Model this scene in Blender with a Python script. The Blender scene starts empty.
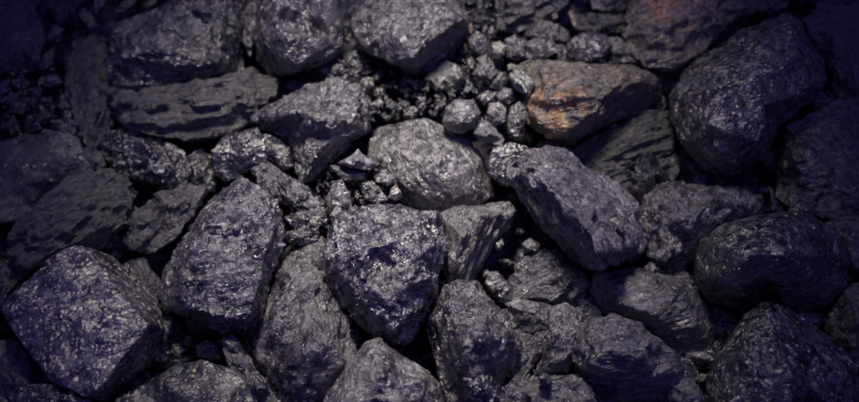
import bpy, bmesh, math, random
import numpy as np
from mathutils import Vector, Matrix
from mathutils.geometry import delaunay_2d_cdt

random.seed(7)
SC = bpy.context.scene
COL = SC.collection
R = math.radians

# ------------------------------------------------------------------ heap frame
SLOPE = R(20)
X = Vector((1, 0, 0))
V = Vector((0, math.cos(SLOPE), math.sin(SLOPE)))       # up the slope of the heap
N = Vector((0, -math.sin(SLOPE), math.cos(SLOPE)))      # out of the heap
TILT = R(26)
DIST = 1.193
CAM = (N * math.cos(TILT) - V * math.sin(TILT)) * DIST
FWD = (-CAM).normalized()
UP = (V - FWD * V.dot(FWD)).normalized()
RIGHT = FWD.cross(UP).normalized()

# ------------------------------------------------------------------ camera
cd = bpy.data.cameras.new('camera')
cam = bpy.data.objects.new('camera', cd)
COL.objects.link(cam)
m = Matrix((RIGHT, UP, -FWD)).transposed().to_4x4()
m.translation = CAM
cam.matrix_world = m
cd.lens = 50
cd.sensor_width = 36
cd.clip_start = 0.05
cd.clip_end = 50
cd.dof.use_dof = True
cd.dof.focus_distance = DIST - 0.085
cd.dof.aperture_fstop = 3.2
SC.camera = cam

# ------------------------------------------------------------------ light
w = bpy.data.worlds.new('World')
SC.world = w
w.use_nodes = True
bg = w.node_tree.nodes['Background']
bg.inputs[0].default_value = (0.15, 0.11, 0.52, 1)
bg.inputs[1].default_value = 0.42

def lamp(kind, name, pos, target, energy, color, **kw):
    ld = bpy.data.lights.new(name, kind)
    ld.energy = energy
    ld.color = color
    for k, v in kw.items():
        setattr(ld, k, v)
    o = bpy.data.objects.new(name, ld)
    o.location = pos
    o.rotation_euler = (target - pos).to_track_quat('-Z', 'Y').to_euler()
    COL.objects.link(o)
    return o

key_pos = UP * 1.02 - FWD * 0.76 + RIGHT * (-0.08)
lamp('SPOT', 'key_spot', key_pos, X * -0.02 + V * 0.0, 200, (1.0, 0.92, 0.80),
     spot_size=R(30), spot_blend=1.0, shadow_soft_size=0.20)
front_pos = -FWD * 1.25 + UP * 0.35 + RIGHT * 0.35
lamp('SPOT', 'front_fill', front_pos, X * -0.02 - V * 0.02, 9.5, (0.34, 0.25, 1.0),
     spot_size=R(46), spot_blend=1.0, shadow_soft_size=0.25)  # added violet fill with no source of its own, tints the midtones

SC.view_settings.view_transform = 'Standard'
SC.view_settings.look = 'None'
SC.view_settings.exposure = -0.22
SC.view_settings.gamma = 1.0
SC.render.engine = 'CYCLES'
SC.cycles.max_bounces = 6

# ------------------------------------------------------------------ mapping
F = 50 / 36 * 859
def at(px, py, h=0.0):
    """a point of the heap: where the ray of (px, py) meets the slope, h millimetres proud of it"""
    d = (FWD * F + RIGHT * (px - 429.5) - UP * (py - 201)).normalized()
    t = -CAM.dot(N) / d.dot(N)
    return CAM + d * (t - h * 0.001)

# ------------------------------------------------------------------ noise (numpy)
def _h(ix, iy, iz, s):
    with np.errstate(over='ignore'):
        n = (ix.astype(np.uint32) * np.uint32(374761393) + iy.astype(np.uint32) * np.uint32(668265263)
             + iz.astype(np.uint32) * np.uint32(2147483647 - 61) + np.uint32((s * 144665 + 1013) & 0xffffffff))
        n = (n ^ (n >> np.uint32(13))) * np.uint32(1274126177)
        n = (n ^ (n >> np.uint32(15))) * np.uint32(2246822519)
        n = n ^ (n >> np.uint32(16))
    return n.astype(np.float64) / 4294967295.0

def vnoise(P, s=0):
    I = np.floor(P).astype(np.int64)
    f = P - I
    f = f * f * f * (f * (f * 6 - 15) + 10)
    out = np.zeros(len(P))
    for dx in (0, 1):
        for dy in (0, 1):
            for dz in (0, 1):
                wgt = (f[:, 0] if dx else 1 - f[:, 0]) * (f[:, 1] if dy else 1 - f[:, 1]) * (f[:, 2] if dz else 1 - f[:, 2])
                out += wgt * _h(I[:, 0] + dx, I[:, 1] + dy, I[:, 2] + dz, s)
    return out * 2 - 1

def fbm(P, s=0, o=4, g=0.5):
    a, r = 1.0, 0
    for k in range(o):
        r = r + a * vnoise(P * (2 ** k) + 17.3 * k, s + k)
        a *= g
    return r

def chips(P, s=0):
    """every cell is a small facet with a tilt of its own: broken coal"""
    I = np.floor(P).astype(np.int64)
    best = np.full(len(P), 1e9)
    val = np.zeros(len(P))
    for dx in (-1, 0, 1):
        for dy in (-1, 0, 1):
            for dz in (-1, 0, 1):
                jx, jy, jz = I[:, 0] + dx, I[:, 1] + dy, I[:, 2] + dz
                a, b, c = _h(jx, jy, jz, s), _h(jx, jy, jz, s + 1), _h(jx, jy, jz, s + 2)
                ex, ey, ez = jx + a - P[:, 0], jy + b - P[:, 1], jz + c - P[:, 2]
                d = ex * ex + ey * ey + ez * ez
                mk = d < best
                g = (a * 7.3 % 1 - .5) * ex + (b * 7.3 % 1 - .5) * ey + (c * 7.3 % 1 - .5) * ez
                v = g * 2.4 + (a * 13.7 % 1 - .5) * 0.28
                best = np.where(mk, d, best)
                val = np.where(mk, v, val)
    return val

# ------------------------------------------------------------------ material
def mat_new(name):
    mt = bpy.data.materials.new(name)
    mt.use_nodes = True
    return mt, mt.node_tree.nodes, mt.node_tree.links

MATS = {}
def coal(base=0.035, dust_light=0.0, rough=0.42, grain=(1, 0.3, 0), gs=0.25, micro=0.6, fleck=0.0,
         tint=(1.0, 0.88, 1.7), rust=0.0, rpos=False, rustc=(0.42, 0.17, 0.06), fleckc=(0.55, 0.50, 0.33), spec=0.9):
    key = (base, dust_light, rough, grain, gs, micro, fleck, tint, rust, rustc, fleckc, spec, rpos)
    if key in MATS:
        return MATS[key]
    mt, nd, lk = mat_new('coal')
    MATS[key] = mt
    b = nd['Principled BSDF']
    def n(t, **kw):
        x = nd.new(t)
        for k, v in kw.items():
            setattr(x, k, v)
        return x
    def mth(op, a, c=None, clamp=False):
        x = n('ShaderNodeMath', operation=op, use_clamp=clamp)
        for i, q in enumerate((a, c)):
            if q is None: continue
            if isinstance(q, (int, float)): x.inputs[i].default_value = q
            else: lk.new(q, x.inputs[i])
        return x.outputs[0]
    def noise(vec, scale, detail=4, rgh=0.55, dist=0):
        x = n('ShaderNodeTexNoise')
        x.inputs['Scale'].default_value = scale
        x.inputs['Detail'].default_value = detail
        x.inputs['Roughness'].default_value = rgh
        x.inputs['Distortion'].default_value = dist
        lk.new(vec, x.inputs['Vector'])
        return x.outputs[0]
    def rng(v, a, c, d0=0.0, d1=1.0):
        x = n('ShaderNodeMapRange')
        lk.new(v, x.inputs[0])
        for i, q in enumerate((a, c, d0, d1)): x.inputs[i + 1].default_value = q
        return x.outputs[0]
    def mix(f, a, c):
        x = n('ShaderNodeMix', data_type='RGBA')
        if isinstance(f, float): x.inputs[0].default_value = f
        else: lk.new(f, x.inputs[0])
        for i, q in ((6, a), (7, c)):
            if isinstance(q, tuple): x.inputs[i].default_value = (*q, 1)
            else: lk.new(q, x.inputs[i])
        return x.outputs[2]
    tc = n('ShaderNodeTexCoord')
    P = tc.outputs['Object']
    # grain coordinates: stretched along the bedding
    g = (RIGHT * grain[0] + UP * grain[1] - FWD * grain[2]).normalized()
    a1 = g.orthogonal().normalized(); a2 = g.cross(a1)
    def dot(vec, s):
        x = n('ShaderNodeVectorMath', operation='DOT_PRODUCT')
        lk.new(P, x.inputs[0]); x.inputs[1].default_value = vec * s
        return x.outputs['Value']
    cmb = n('ShaderNodeCombineXYZ')
    lk.new(dot(g, 0.16), cmb.inputs[0]); lk.new(dot(a1, 1), cmb.inputs[1]); lk.new(dot(a2, 1), cmb.inputs[2])
    G = cmb.outputs[0]
    big = noise(P, 22, 3)
    mid = noise(P, 90, 5, 0.62)
    fine = noise(P, 420, 4, 0.65)
    st = noise(G, 260, 5, 0.62, 0.4)
    # broken-facet bump
    def facet(scale, vec, warp=True):
        wv = n('ShaderNodeVectorMath', operation='ADD')
        nz = n('ShaderNodeTexNoise'); nz.inputs['Scale'].default_value = scale * 0.7
        nz.inputs['Detail'].default_value = 2
        lk.new(vec, nz.inputs['Vector'])
        sc_ = n('ShaderNodeVectorMath', operation='SCALE'); lk.new(nz.outputs[1], sc_.inputs[0]); sc_.inputs['Scale'].default_value = 0.9 / scale
        lk.new(vec, wv.inputs[0]); lk.new(sc_.outputs[0], wv.inputs[1])
        if not warp: nd.remove(nz); nd.remove(sc_); wv.inputs[1].default_value = (0, 0, 0)
        vo = n('ShaderNodeTexVoronoi'); vo.inputs['Scale'].default_value = scale
        lk.new(wv.outputs[0], vo.inputs['Vector'])
        sb = n('ShaderNodeVectorMath', operation='SUBTRACT'); lk.new(wv.outputs[0], sb.inputs[0]); lk.new(vo.outputs['Position'], sb.inputs[1])
        cs = n('ShaderNodeVectorMath', operation='SUBTRACT'); lk.new(vo.outputs['Color'], cs.inputs[0]); cs.inputs[1].default_value = (.5, .5, .5)
        dp = n('ShaderNodeVectorMath', operation='DOT_PRODUCT'); lk.new(sb.outputs[0], dp.inputs[0]); lk.new(cs.outputs[0], dp.inputs[1])
        return dp.outputs['Value'], vo.outputs['Color']
    reg = rng(noise(P, 42, 3, 0.6, 0.5), 0.42, 0.60)
    f0, c0 = facet(75, P)
    f1, c1 = facet(170, P)
    f2, c2 = facet(430, P, False)
    # height in metres
    h = mth('MULTIPLY', mth('MULTIPLY', f1, 1.3 * micro), rng(reg, 0, 1, 0.06, 1.0))
    h = mth('ADD', h, mth('MULTIPLY', f0, 0.9 * micro))
    h = mth('ADD', h, mth('MULTIPLY', mth('MULTIPLY', f2, 1.1 * micro), rng(reg, 0, 1, 0.12, 1.0)))
    h = mth('ADD', h, mth('MULTIPLY', st, 0.0040 * gs))
    h = mth('ADD', h, mth('MULTIPLY', mth('MULTIPLY', fine, 0.0012 * (0.4 + micro)), rng(reg, 0, 1, 0.3, 1.0)))
    h = mth('ADD', h, mth('MULTIPLY', mid, 0.0030))
    ck = mth('ABSOLUTE', mth('SUBTRACT', noise(G, 70, 3, 0.5, 0.5), 0.5))
    h = mth('ADD', h, rng(ck, 0.0, 0.018, -0.0010, 0.0))
    bp = n('ShaderNodeBump'); bp.inputs['Distance'].default_value = 1.0; bp.inputs['Strength'].default_value = 0.85
    lk.new(h, bp.inputs['Height']); lk.new(bp.outputs[0], b.inputs['Normal'])
    # colour
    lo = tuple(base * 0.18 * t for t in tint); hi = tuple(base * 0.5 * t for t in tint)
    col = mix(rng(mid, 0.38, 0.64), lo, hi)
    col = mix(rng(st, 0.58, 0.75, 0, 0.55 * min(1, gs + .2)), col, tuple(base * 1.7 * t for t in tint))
    col = mix(rng(ck, 0.0, 0.016, 0.75, 0.0), col, tuple(base * 0.1 * t for t in tint))  # cracks darkened: a little dirt, plus their shade put into the colour
    if dust_light > 0:  # pale dust; on the central lumps it also paints in brighter highlights
        dm = mth('MULTIPLY', rng(big, 0.35, 0.62), rng(fine, 0.38, 0.62))
        dm = mth('MULTIPLY', mth('MULTIPLY', dm, rng(mid, 0.36, 0.58)), dust_light, True)
        col = mix(dm, col, (0.175, 0.163, 0.19))
    if rust > 0:
        near = None
        if rpos:                            # the stain has a place of its own on the lump
            vm = n('ShaderNodeVectorMath', operation='DISTANCE'); vm.name = 'stain_centre'
            lk.new(P, vm.inputs[0])
            near = rng(mth('ADD', vm.outputs['Value'], mth('MULTIPLY', mid, 0.020)), 0.058, 0.024)
        rm = mth('MULTIPLY', rng(noise(P, 45, 4, 0.6, 0.6), 0.46, 0.56), rng(mid, 0.38, 0.62))
        rm = mth('MULTIPLY', rm, rust, True)
        if near is not None: rm = mth('MULTIPLY', rm, near)
        om = mth('MULTIPLY', rng(noise(P, 27, 3, 0.6, 0.3), 0.36, 0.6), 0.55 * rust, True)
        om = mth('MULTIPLY', om, rng(fine, 0.35, 0.6))
        col = mix(om, col, (0.14, 0.10, 0.045))
        col = mix(rm, col, rustc)
    fl = n('ShaderNodeTexVoronoi'); fl.inputs['Scale'].default_value = 250; fl.inputs['Randomness'].default_value = 1.0
    lk.new(G if gs > 1.2 else P, fl.inputs['Vector'])
    sp = n('ShaderNodeSeparateColor'); lk.new(fl.outputs['Color'], sp.inputs[0])
    if fleck > 0:  # pale mineral flecks; on glinting lumps they paint glints into the colour
        fm = mth('MULTIPLY', mth('GREATER_THAN', sp.outputs[0], 1 - 0.34 * fleck), rng(fl.outputs['Distance'], 0.50, 0.34))
        fm = mth('MULTIPLY', fm, rng(noise(P, 60, 3), 0.42, 0.58), True)
        pk = mix(mth('GREATER_THAN', sp.outputs[1], 0.88), fleckc, (0.36, 0.20, 0.17))
        col = mix(fm, col, pk)
    lk.new(col, b.inputs['Base Color'])
    sc1 = n('ShaderNodeSeparateColor'); lk.new(c1, sc1.inputs[0])
    rr = mth('ADD', rng(reg, 0, 1, 0.06, -0.12), rng(sc1.outputs[1], 0, 1, rough - 0.20, rough + 0.14), True)
    lk.new(rr, b.inputs['Roughness'])
    b.inputs['Specular IOR Level'].default_value = spec
    b.inputs['IOR'].default_value = 1.8
    return mt

# ------------------------------------------------------------------ a lump of coal
def finish(name, me, label, cat, group, kind=None, base=None):
    """move the mesh so that the object's origin sits at the foot of the lump"""
    n = len(me.vertices)
    co = np.empty(n * 3, dtype=np.float32); me.vertices.foreach_get('co', co); co = co.reshape(-1, 3)
    if base is None:
        base = np.array([co[:, 0].mean(), co[:, 1].mean(), co[:, 2].min()])
    co = co - base
    me.vertices.foreach_set('co', co.astype(np.float32).ravel())
    o = bpy.data.objects.new(name, me)
    o.location = base.tolist()
    COL.objects.link(o)
    if label: o['label'] = label
    if cat: o['category'] = cat
    if group: o['group'] = group
    if kind: o['kind'] = kind
    return o

def closed_mesh(z, depth, outline, inner, edges=(), relief=1.9, facet=0.0, seed=0):
    rnd = random.Random(seed)
    xs = [p[0] for p in outline]; ys = [p[1] for p in outline]
    size = math.sqrt((max(xs) - min(xs)) * (max(ys) - min(ys)))
    mh0 = sum(p[2] for p in inner) / len(inner)
    cx0, cy0 = sum(xs) / len(xs), sum(ys) / len(ys)
    ph = rnd.uniform(0, 6.28)
    o2 = []
    for p in outline:                       # where the upper face runs out to the edge, and where a side face drops away
        if len(p) > 2: o2.append(p); continue
        q = min(inner, key=lambda v: (v[0] - p[0]) ** 2 + (v[1] - p[1]) ** 2)
        hq = mh0 * 1.25 + (q[2] - mh0) * relief
        a = math.atan2(cy0 - p[1], p[0] - cx0)
        k = 0.45 + 0.42 * math.sin(a) + 0.30 * math.sin(2 * a + ph)
        o2.append((p[0], p[1], hq * min(0.92, max(-0.25, k))))
    outline = o2
    if size > 45 and facet > 0:             # straight fracture edges: drop corners that hardly turn
        ch = True
        while ch and len(outline) > 7:
            ch = False
            devs = []
            for i in range(len(outline)):
                a, b, c = outline[i - 1], outline[i], outline[(i + 1) % len(outline)]
                L = math.hypot(c[0] - a[0], c[1] - a[1])
                devs.append((abs((c[0] - a[0]) * (b[1] - a[1]) - (c[1] - a[1]) * (b[0] - a[0])) / max(L, 1e-3), i))
            dmin, i = min(devs)
            if dmin < 3.4 * facet:
                outline = outline[:i] + outline[i + 1:]; ch = True
    n_in = len(outline)
    def inside(x_, y_):
        c_ = False
        for i in range(n_in):
            a, b = outline[i - 1], outline[i]
            if (a[1] > y_) != (b[1] > y_) and x_ < (b[0] - a[0]) * (y_ - a[1]) / (b[1] - a[1]) + a[0]: c_ = not c_
        return c_
    inner = [p for p in inner if inside(p[0], p[1])] if not edges else inner
    # broken outline: an extra corner on each longer edge
    ol = []
    for i, p in enumerate(outline):
        q = outline[(i + 1) % len(outline)]
        p3 = (p[0], p[1], p[2] if len(p) > 2 else 0); q3 = (q[0], q[1], q[2] if len(q) > 2 else 0)
        ol.append(p3)
        L = math.hypot(q[0] - p[0], q[1] - p[1])
        if L > 13 and facet > 0:
            t = rnd.uniform(.35, .65); o = rnd.uniform(-.05, .03) * L
            nx, ny = (q[1] - p[1]) / L, -(q[0] - p[0]) / L
            ol.append((p[0] + (q[0] - p[0]) * t + nx * o, p[1] + (q[1] - p[1]) * t + ny * o, p3[2] * (1 - t) + q3[2] * t + rnd.uniform(-4, 4)))
    outline = ol
    n = len(outline)
    pts = [(p[0], p[1]) for p in outline] + [(p[0], p[1]) for p in inner]
    mh = sum(p[2] for p in inner) / len(inner)
    hs = [z + p[2] for p in outline] + [z + mh * 1.25 + (p[2] - mh) * relief for p in inner]
    ce = [(i, (i + 1) % n) for i in range(n)] + [(a + n, c + n) for a, c in edges]
    vo, eo, fo, ov, oe, of = delaunay_2d_cdt([Vector(p) for p in pts], ce, [], 1, 1e-4)
    if facet > 0:                           # second order of facets: more corners, each a little off the plane
        hv = [hs[ov[i][0]] if ov[i] else z for i in range(len(vo))]
        extra, keep = [], list(pts)
        for _ in range(500):
            x_, y_ = rnd.uniform(min(xs), max(xs)), rnd.uniform(min(ys), max(ys))
            if any((x_ - a) ** 2 + (y_ - b) ** 2 < (0.17 * size) ** 2 for a, b in keep): continue
            for f in fo:
                a, b, c = (vo[k] for k in f)
                den = (b.y - c.y) * (a.x - c.x) + (c.x - b.x) * (a.y - c.y)
                if abs(den) < 1e-6: continue
                l1 = ((b.y - c.y) * (x_ - c.x) + (c.x - b.x) * (y_ - c.y)) / den
                l2 = ((c.y - a.y) * (x_ - c.x) + (a.x - c.x) * (y_ - c.y)) / den
                l3 = 1 - l1 - l2
                if min(l1, l2, l3) >= 0:
                    hh = l1 * hv[f[0]] + l2 * hv[f[1]] + l3 * hv[f[2]]
                    keep.append((x_, y_)); extra.append((x_, y_, hh + rnd.uniform(-1, 1) * facet * 0.026 * size))
                    break
        pts += [(e[0], e[1]) for e in extra]; hs += [e[2] for e in extra]
        vo, eo, fo, ov, oe, of = delaunay_2d_cdt([Vector(p) for p in pts], ce, [], 1, 1e-4)
    cx = sum(p[0] for p in outline) / n; cy = sum(p[1] for p in outline) / n
    bm = bmesh.new()
    vs = []
    for i, q in enumerate(vo):
        src = ov[i]
        if src:
            hh = hs[src[0]]
        else:
            hh = z
        vs.append(bm.verts.new(at(q.x, q.y, hh)))
    for f in fo:
        try: bm.faces.new([vs[i] for i in f])
        except ValueError: pass
    # map outline index -> vert
    om = {}
    for i, src in enumerate(ov):
        for s_ in src: om[s_] = i
    ring = [vs[om[i]] for i in range(n)]
    mn = min(h for h in hs[:n])
    prev = ring
    for k, (s_, dz) in enumerate(((0.97, 0.5), (0.70, 0.9))):
        cur = []
        for i in range(n):
            x_, y_ = outline[i][0], outline[i][1]
            ho = hs[i]
            cur.append(bm.verts.new(at(cx + (x_ - cx) * s_, cy + (y_ - cy) * s_, (ho * .5 + z * .5) - depth * dz)))
        for i in range(n):
            j = (i + 1) % n
            bm.faces.new([prev[i], prev[j], cur[j], cur[i]])
        prev = cur
    c = bm.verts.new(at(cx, cy, z - depth))
    for i in range(n):
        bm.faces.new([prev[i], prev[(i + 1) % n], c])
    bmesh.ops.recalc_face_normals(bm, faces=bm.faces)
    return bm

def roughen(bm, size, seed, voxel, smooth=2, chip=1.0, lump=1.0, strata=0.0, grain=(1, 0.3, 0)):
    me = bpy.data.meshes.new('tmp')
    bm.to_mesh(me); bm.free()
    o = bpy.data.objects.new('tmp', me)
    COL.objects.link(o)
    md = o.modifiers.new('r', 'REMESH'); md.mode = 'VOXEL'; md.voxel_size = voxel
    sm = o.modifiers.new('s', 'SMOOTH'); sm.factor = 0.5; sm.iterations = smooth
    dg = bpy.context.evaluated_depsgraph_get()
    out = bpy.data.meshes.new_from_object(o.evaluated_get(dg))
    bpy.data.objects.remove(o); bpy.data.meshes.remove(me)
    n = len(out.vertices)
    co = np.empty(n * 3, dtype=np.float32); out.vertices.foreach_get('co', co); co = co.reshape(-1, 3).astype(np.float64)
    no = np.empty(n * 3, dtype=np.float32); out.vertices.foreach_get('normal', no); no = no.reshape(-1, 3)
    P = co + 3.0
    g = np.array((RIGHT * grain[0] + UP * grain[1] - FWD * grain[2]).normalized())
    a1 = np.array(Vector(g).orthogonal().normalized()); a2 = np.cross(g, a1)
    Gc = np.stack([P @ g * 0.22, P @ a1, P @ a2], 1)
    s = size * 0.001
    w1 = np.stack([fbm(P / (s * .35), seed + 50 + k, 2) for k in range(3)], 1)
    d = lump * 0.010 * s * fbm(P / (s * 0.45), seed, 2)
    d += chip * 0.016 * s * chips(P / (s * 0.22) + 0.35 * w1, seed + 5)
    d += chip * 0.0013 * chips(P / 0.0095 + 0.5 * w1, seed + 9) 
    d += chip * 0.0006 * chips(P / 0.0042 + 0.5 * w1, seed + 29) 
    if strata:
        lay = vnoise(Gc / 0.0075 + 0.6 * w1, seed + 13)
        lay = np.sign(lay) * np.sqrt(np.abs(lay))
        d += strata * 0.0026 * lay + strata * 0.0011 * vnoise(Gc / 0.0032, seed + 15)
    d += 0.0003 * fbm(P / 0.006, seed + 20, 3)
    co = co + no * d[:, None]
    out.vertices.foreach_set('co', co.astype(np.float32).ravel())
    out.polygons.foreach_set('use_smooth', np.ones(len(out.polygons), dtype=bool))
    out.update()
    return out

COUNT = [0]
GBIG = 'large coal lumps in the heap'
def lump(label, z, depth, outline, inner=None, mat=None, chip=1.0, lmp=1.0, strata=0.0, grain=(1, 0.3, 0),
         voxel=None, name='coal_lump', cat='coal lump', group=None, edges=(), smooth=1, stain=None, relief=1.9, facet=1.0):
    COUNT[0] += 1
    seed = COUNT[0] * 37
    w0 = max(p[0] for p in outline) - min(p[0] for p in outline); h0 = max(p[1] for p in outline) - min(p[1] for p in outline)
    if w0 * h0 > 45 * 45 and z <= 30:       # lumps lying low run on under their neighbours
        k = 1.07 if z <= 8 else (1.035 if z <= 20 else 1.0)
        cx, cy = sum(p[0] for p in outline) / len(outline), sum(p[1] for p in outline) / len(outline)
        outline = [(cx + (p[0] - cx) * k, cy + (p[1] - cy) * k) + tuple(p[2:]) for p in outline]
    z = z * 1.45 - 12
    xs = [p[0] for p in outline]; ys = [p[1] for p in outline]
    size = math.sqrt((max(xs) - min(xs)) * (max(ys) - min(ys)))
    if inner is None:                       # a few facets of its own
        rnd = random.Random(seed)
        cx = sum(xs) / len(xs); cy = sum(ys) / len(ys)
        inner = []
        k = len(outline)
        if size < 25:
            a = rnd.uniform(0, 3.14); q = size * rnd.uniform(.12, .25)
            inner = [(cx + q * math.cos(a) + rnd.uniform(-.08, .08) * size, cy + q * math.sin(a), size * rnd.uniform(.3, .5)),
                     (cx - q * math.cos(a), cy - q * math.sin(a) + rnd.uniform(-.08, .08) * size, size * rnd.uniform(.2, .45))]
            k = 0
        for i in range(k):
            if i % 2 == 0:
                t = rnd.uniform(0.5, 0.72)
                inner.append((cx + (xs[i] - cx) * t, cy + (ys[i] - cy) * t, size * rnd.uniform(0.16, 0.30)))
        if k: inner.append((cx + rnd.uniform(-.1, .1) * size, cy + rnd.uniform(-.1, .1) * size, size * rnd.uniform(.24, .36)))
    if voxel is None:
        voxel = 0.0016 if size > 60 else (0.0012 if size > 25 else 0.0007)
    bm = closed_mesh(z, depth, outline, inner, edges, relief, facet if size > 25 else 0, seed)
    me = roughen(bm, size, seed, voxel, smooth if size > 25 else 0, chip, lmp, strata, grain)
    mt = mat or coal(grain=grain)
    me.materials.append(mt)
    o = finish(name, me, label, cat, group)
    if stain:
        mt.node_tree.nodes['stain_centre'].inputs[1].default_value = at(*stain) - o.location
    return o

# ------------------------------------------------------------------ the ground of the heap
def heap_base():
    nx, ny = 420, 300
    xs = np.linspace(-2.2, 2.2, nx); ys = np.linspace(-1.5, 1.5, ny)
    gx, gy = np.meshgrid(xs, ys)
    P = np.stack([gx.ravel(), gy.ravel(), np.zeros(nx * ny)], 1) + 7
    hgt = -0.075 + 0.020 * fbm(P / 0.12, 3, 4) + 0.010 * chips(P / 0.05, 8)
    co = gx.ravel()[:, None] * np.array(X) + gy.ravel()[:, None] * np.array(V) + hgt[:, None] * np.array(N)
    idx = np.arange(nx * ny).reshape(ny, nx)
    fc = np.stack([idx[:-1, :-1].ravel(), idx[:-1, 1:].ravel(), idx[1:, 1:].ravel(), idx[1:, :-1].ravel()], 1)
    me = bpy.data.meshes.new('coal_ground')
    me.from_pydata(co.tolist(), [], fc.tolist())
    me.materials.append(coal(base=0.04, rough=0.6, micro=1.0, tint=(.8,.65,2.4)))  # strong blue tint puts the navy shade of the gaps into the colour
    o = bpy.data.objects.new('ground', me)
    COL.objects.link(o); o['kind'] = 'structure'
heap_base()

def proto_meshes(k=8):
    res = []
    for i in range(k):
        rnd = random.Random(900 + i)
        bm = bmesh.new()
        pts = []
        for j in range(9):
            v = Vector((rnd.gauss(0, 1), rnd.gauss(0, 1), rnd.gauss(0, 1))).normalized() * rnd.uniform(.75, 1.1)
            pts.append(bm.verts.new((v.x * 1.3, v.y * 0.85, v.z * 0.6)))
        bmesh.ops.convex_hull(bm, input=pts)
        lo = [v for v in bm.verts if not v.link_faces]
        bmesh.ops.delete(bm, geom=lo, context='VERTS')
        bmesh.ops.bevel(bm, geom=list(bm.edges), offset=0.05, segments=1, affect='EDGES')
        bmesh.ops.triangulate(bm, faces=bm.faces)
        bmesh.ops.subdivide_edges(bm, edges=bm.edges, cuts=3, use_grid_fill=True)
        me = bpy.data.meshes.new('t'); bm.to_mesh(me); bm.free()
        n = len(me.vertices)
        co = np.empty(n * 3, dtype=np.float32); me.vertices.foreach_get('co', co); co = co.reshape(-1, 3).astype(float)
        no = np.empty(n * 3, dtype=np.float32); me.vertices.foreach_get('normal', no); no = no.reshape(-1, 3)
        P = co + 11 + i
        co = co + no * (0.03 * chips(P / 0.5, i) + 0.02 * chips(P / 0.22, i + 4) + 0.02 * fbm(P / .4, i))[:, None]
        tri = np.array([list(p.vertices) for p in me.polygons])
        bpy.data.meshes.remove(me)
        res.append((co, tri))
    return res
PROTO = proto_meshes()

def scatter(name, label, spots, mat, cat='rubble'):
    """spots: (point, radius) - one object of many crumbs nobody could count"""
    rnd = random.Random(5)
    allc, allf, off = [], [], 0
    for p, r in spots:
        co, tri = PROTO[rnd.randrange(len(PROTO))]
        q = np.array(Matrix.Rotation(rnd.uniform(0, 6.28), 3, Vector((rnd.gauss(0, 1), rnd.gauss(0, 1), rnd.gauss(0, 1))).normalized()))
        allc.append(co @ q.T * r + np.array(p)); allf.append(tri + off); off += len(co)
    co = np.concatenate(allc); fc = np.concatenate(allf)
    me = bpy.data.meshes.new(name)
    me.from_pydata(co.tolist(), [], fc.tolist())
    me.materials.append(mat)
    o = bpy.data.objects.new(name, me); COL.objects.link(o)
    o['label'] = label; o['category'] = cat; o['kind'] = 'stuff'
    return o

rnd = random.Random(21)
sp = []
for i in range(900):                                   # crumbs lying deep in the gaps
    px, py = rnd.uniform(-30, 890), rnd.uniform(-30, 430)
    sp.append((at(px, py, rnd.uniform(-78, -48)), rnd.choice((0.006, 0.009, 0.013, 0.018)) * rnd.uniform(.7, 1.3)))
for i in range(420):                                   # bigger broken pieces lying under the lumps
    sp.append((at(rnd.uniform(-30, 890), rnd.uniform(-30, 430), rnd.uniform(-60, -34)), rnd.uniform(0.014, 0.030)))
for i in range(900):                                   # grit in the crumbly stretches
    cx, cy, sx, sy = rnd.choice(((410, 98, 42, 16), (480, 60, 16, 50), (475, 105, 32, 26), (350, 70, 20, 16), (350, 185, 32, 22), (30, 100, 34, 36), (310, 222, 18, 14), (520, 380, 60, 14), (590, 50, 50, 18)))
    sp.append((at(cx + rnd.uniform(-sx, sx), cy + rnd.uniform(-sy, sy), rnd.uniform(-22, 5)), rnd.choice((.0018, .0026, .0034, .0055)) * rnd.uniform(.8, 1.2)))
scatter('coal_rubble', 'dark coal crumbs and broken bits packed deep in the gaps between the lumps', sp,
        coal(base=0.035, rough=0.45, micro=0.8, tint=(.8,.7,2.0)))  # crumbs tinted blue: navy gap shade painted into their base colour
sp = []
for i in range(520):                                   # the heap going on beyond the picture
    while True:
        a, c = rnd.uniform(-1.25, 1.25), rnd.uniform(-0.85, 0.85)
        if abs(a) > 0.53 or c > 0.36 or c < -0.30: break
    if -0.53 < a < 0.53 and (-0.36 < c < 0.46): continue
    sp.append((X * a + V * c + N * rnd.uniform(-0.05, 0.02), rnd.uniform(0.03, 0.065)))
scatter('coal_heap_edge', 'the rest of the coal heap spreading away beyond the nearest lumps', sp, coal(base=0.03, rough=0.45, micro=0.8), 'coal heap')

# ------------------------------------------------------------------ materials of the lumps
GREY = dict(base=0.050, dust_light=0.8, rough=0.40)
BLUE = dict(base=0.024, rough=0.58, tint=(0.9, 0.88, 1.65))  # extra dark base: shadow on low layered lumps put into the colour

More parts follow.
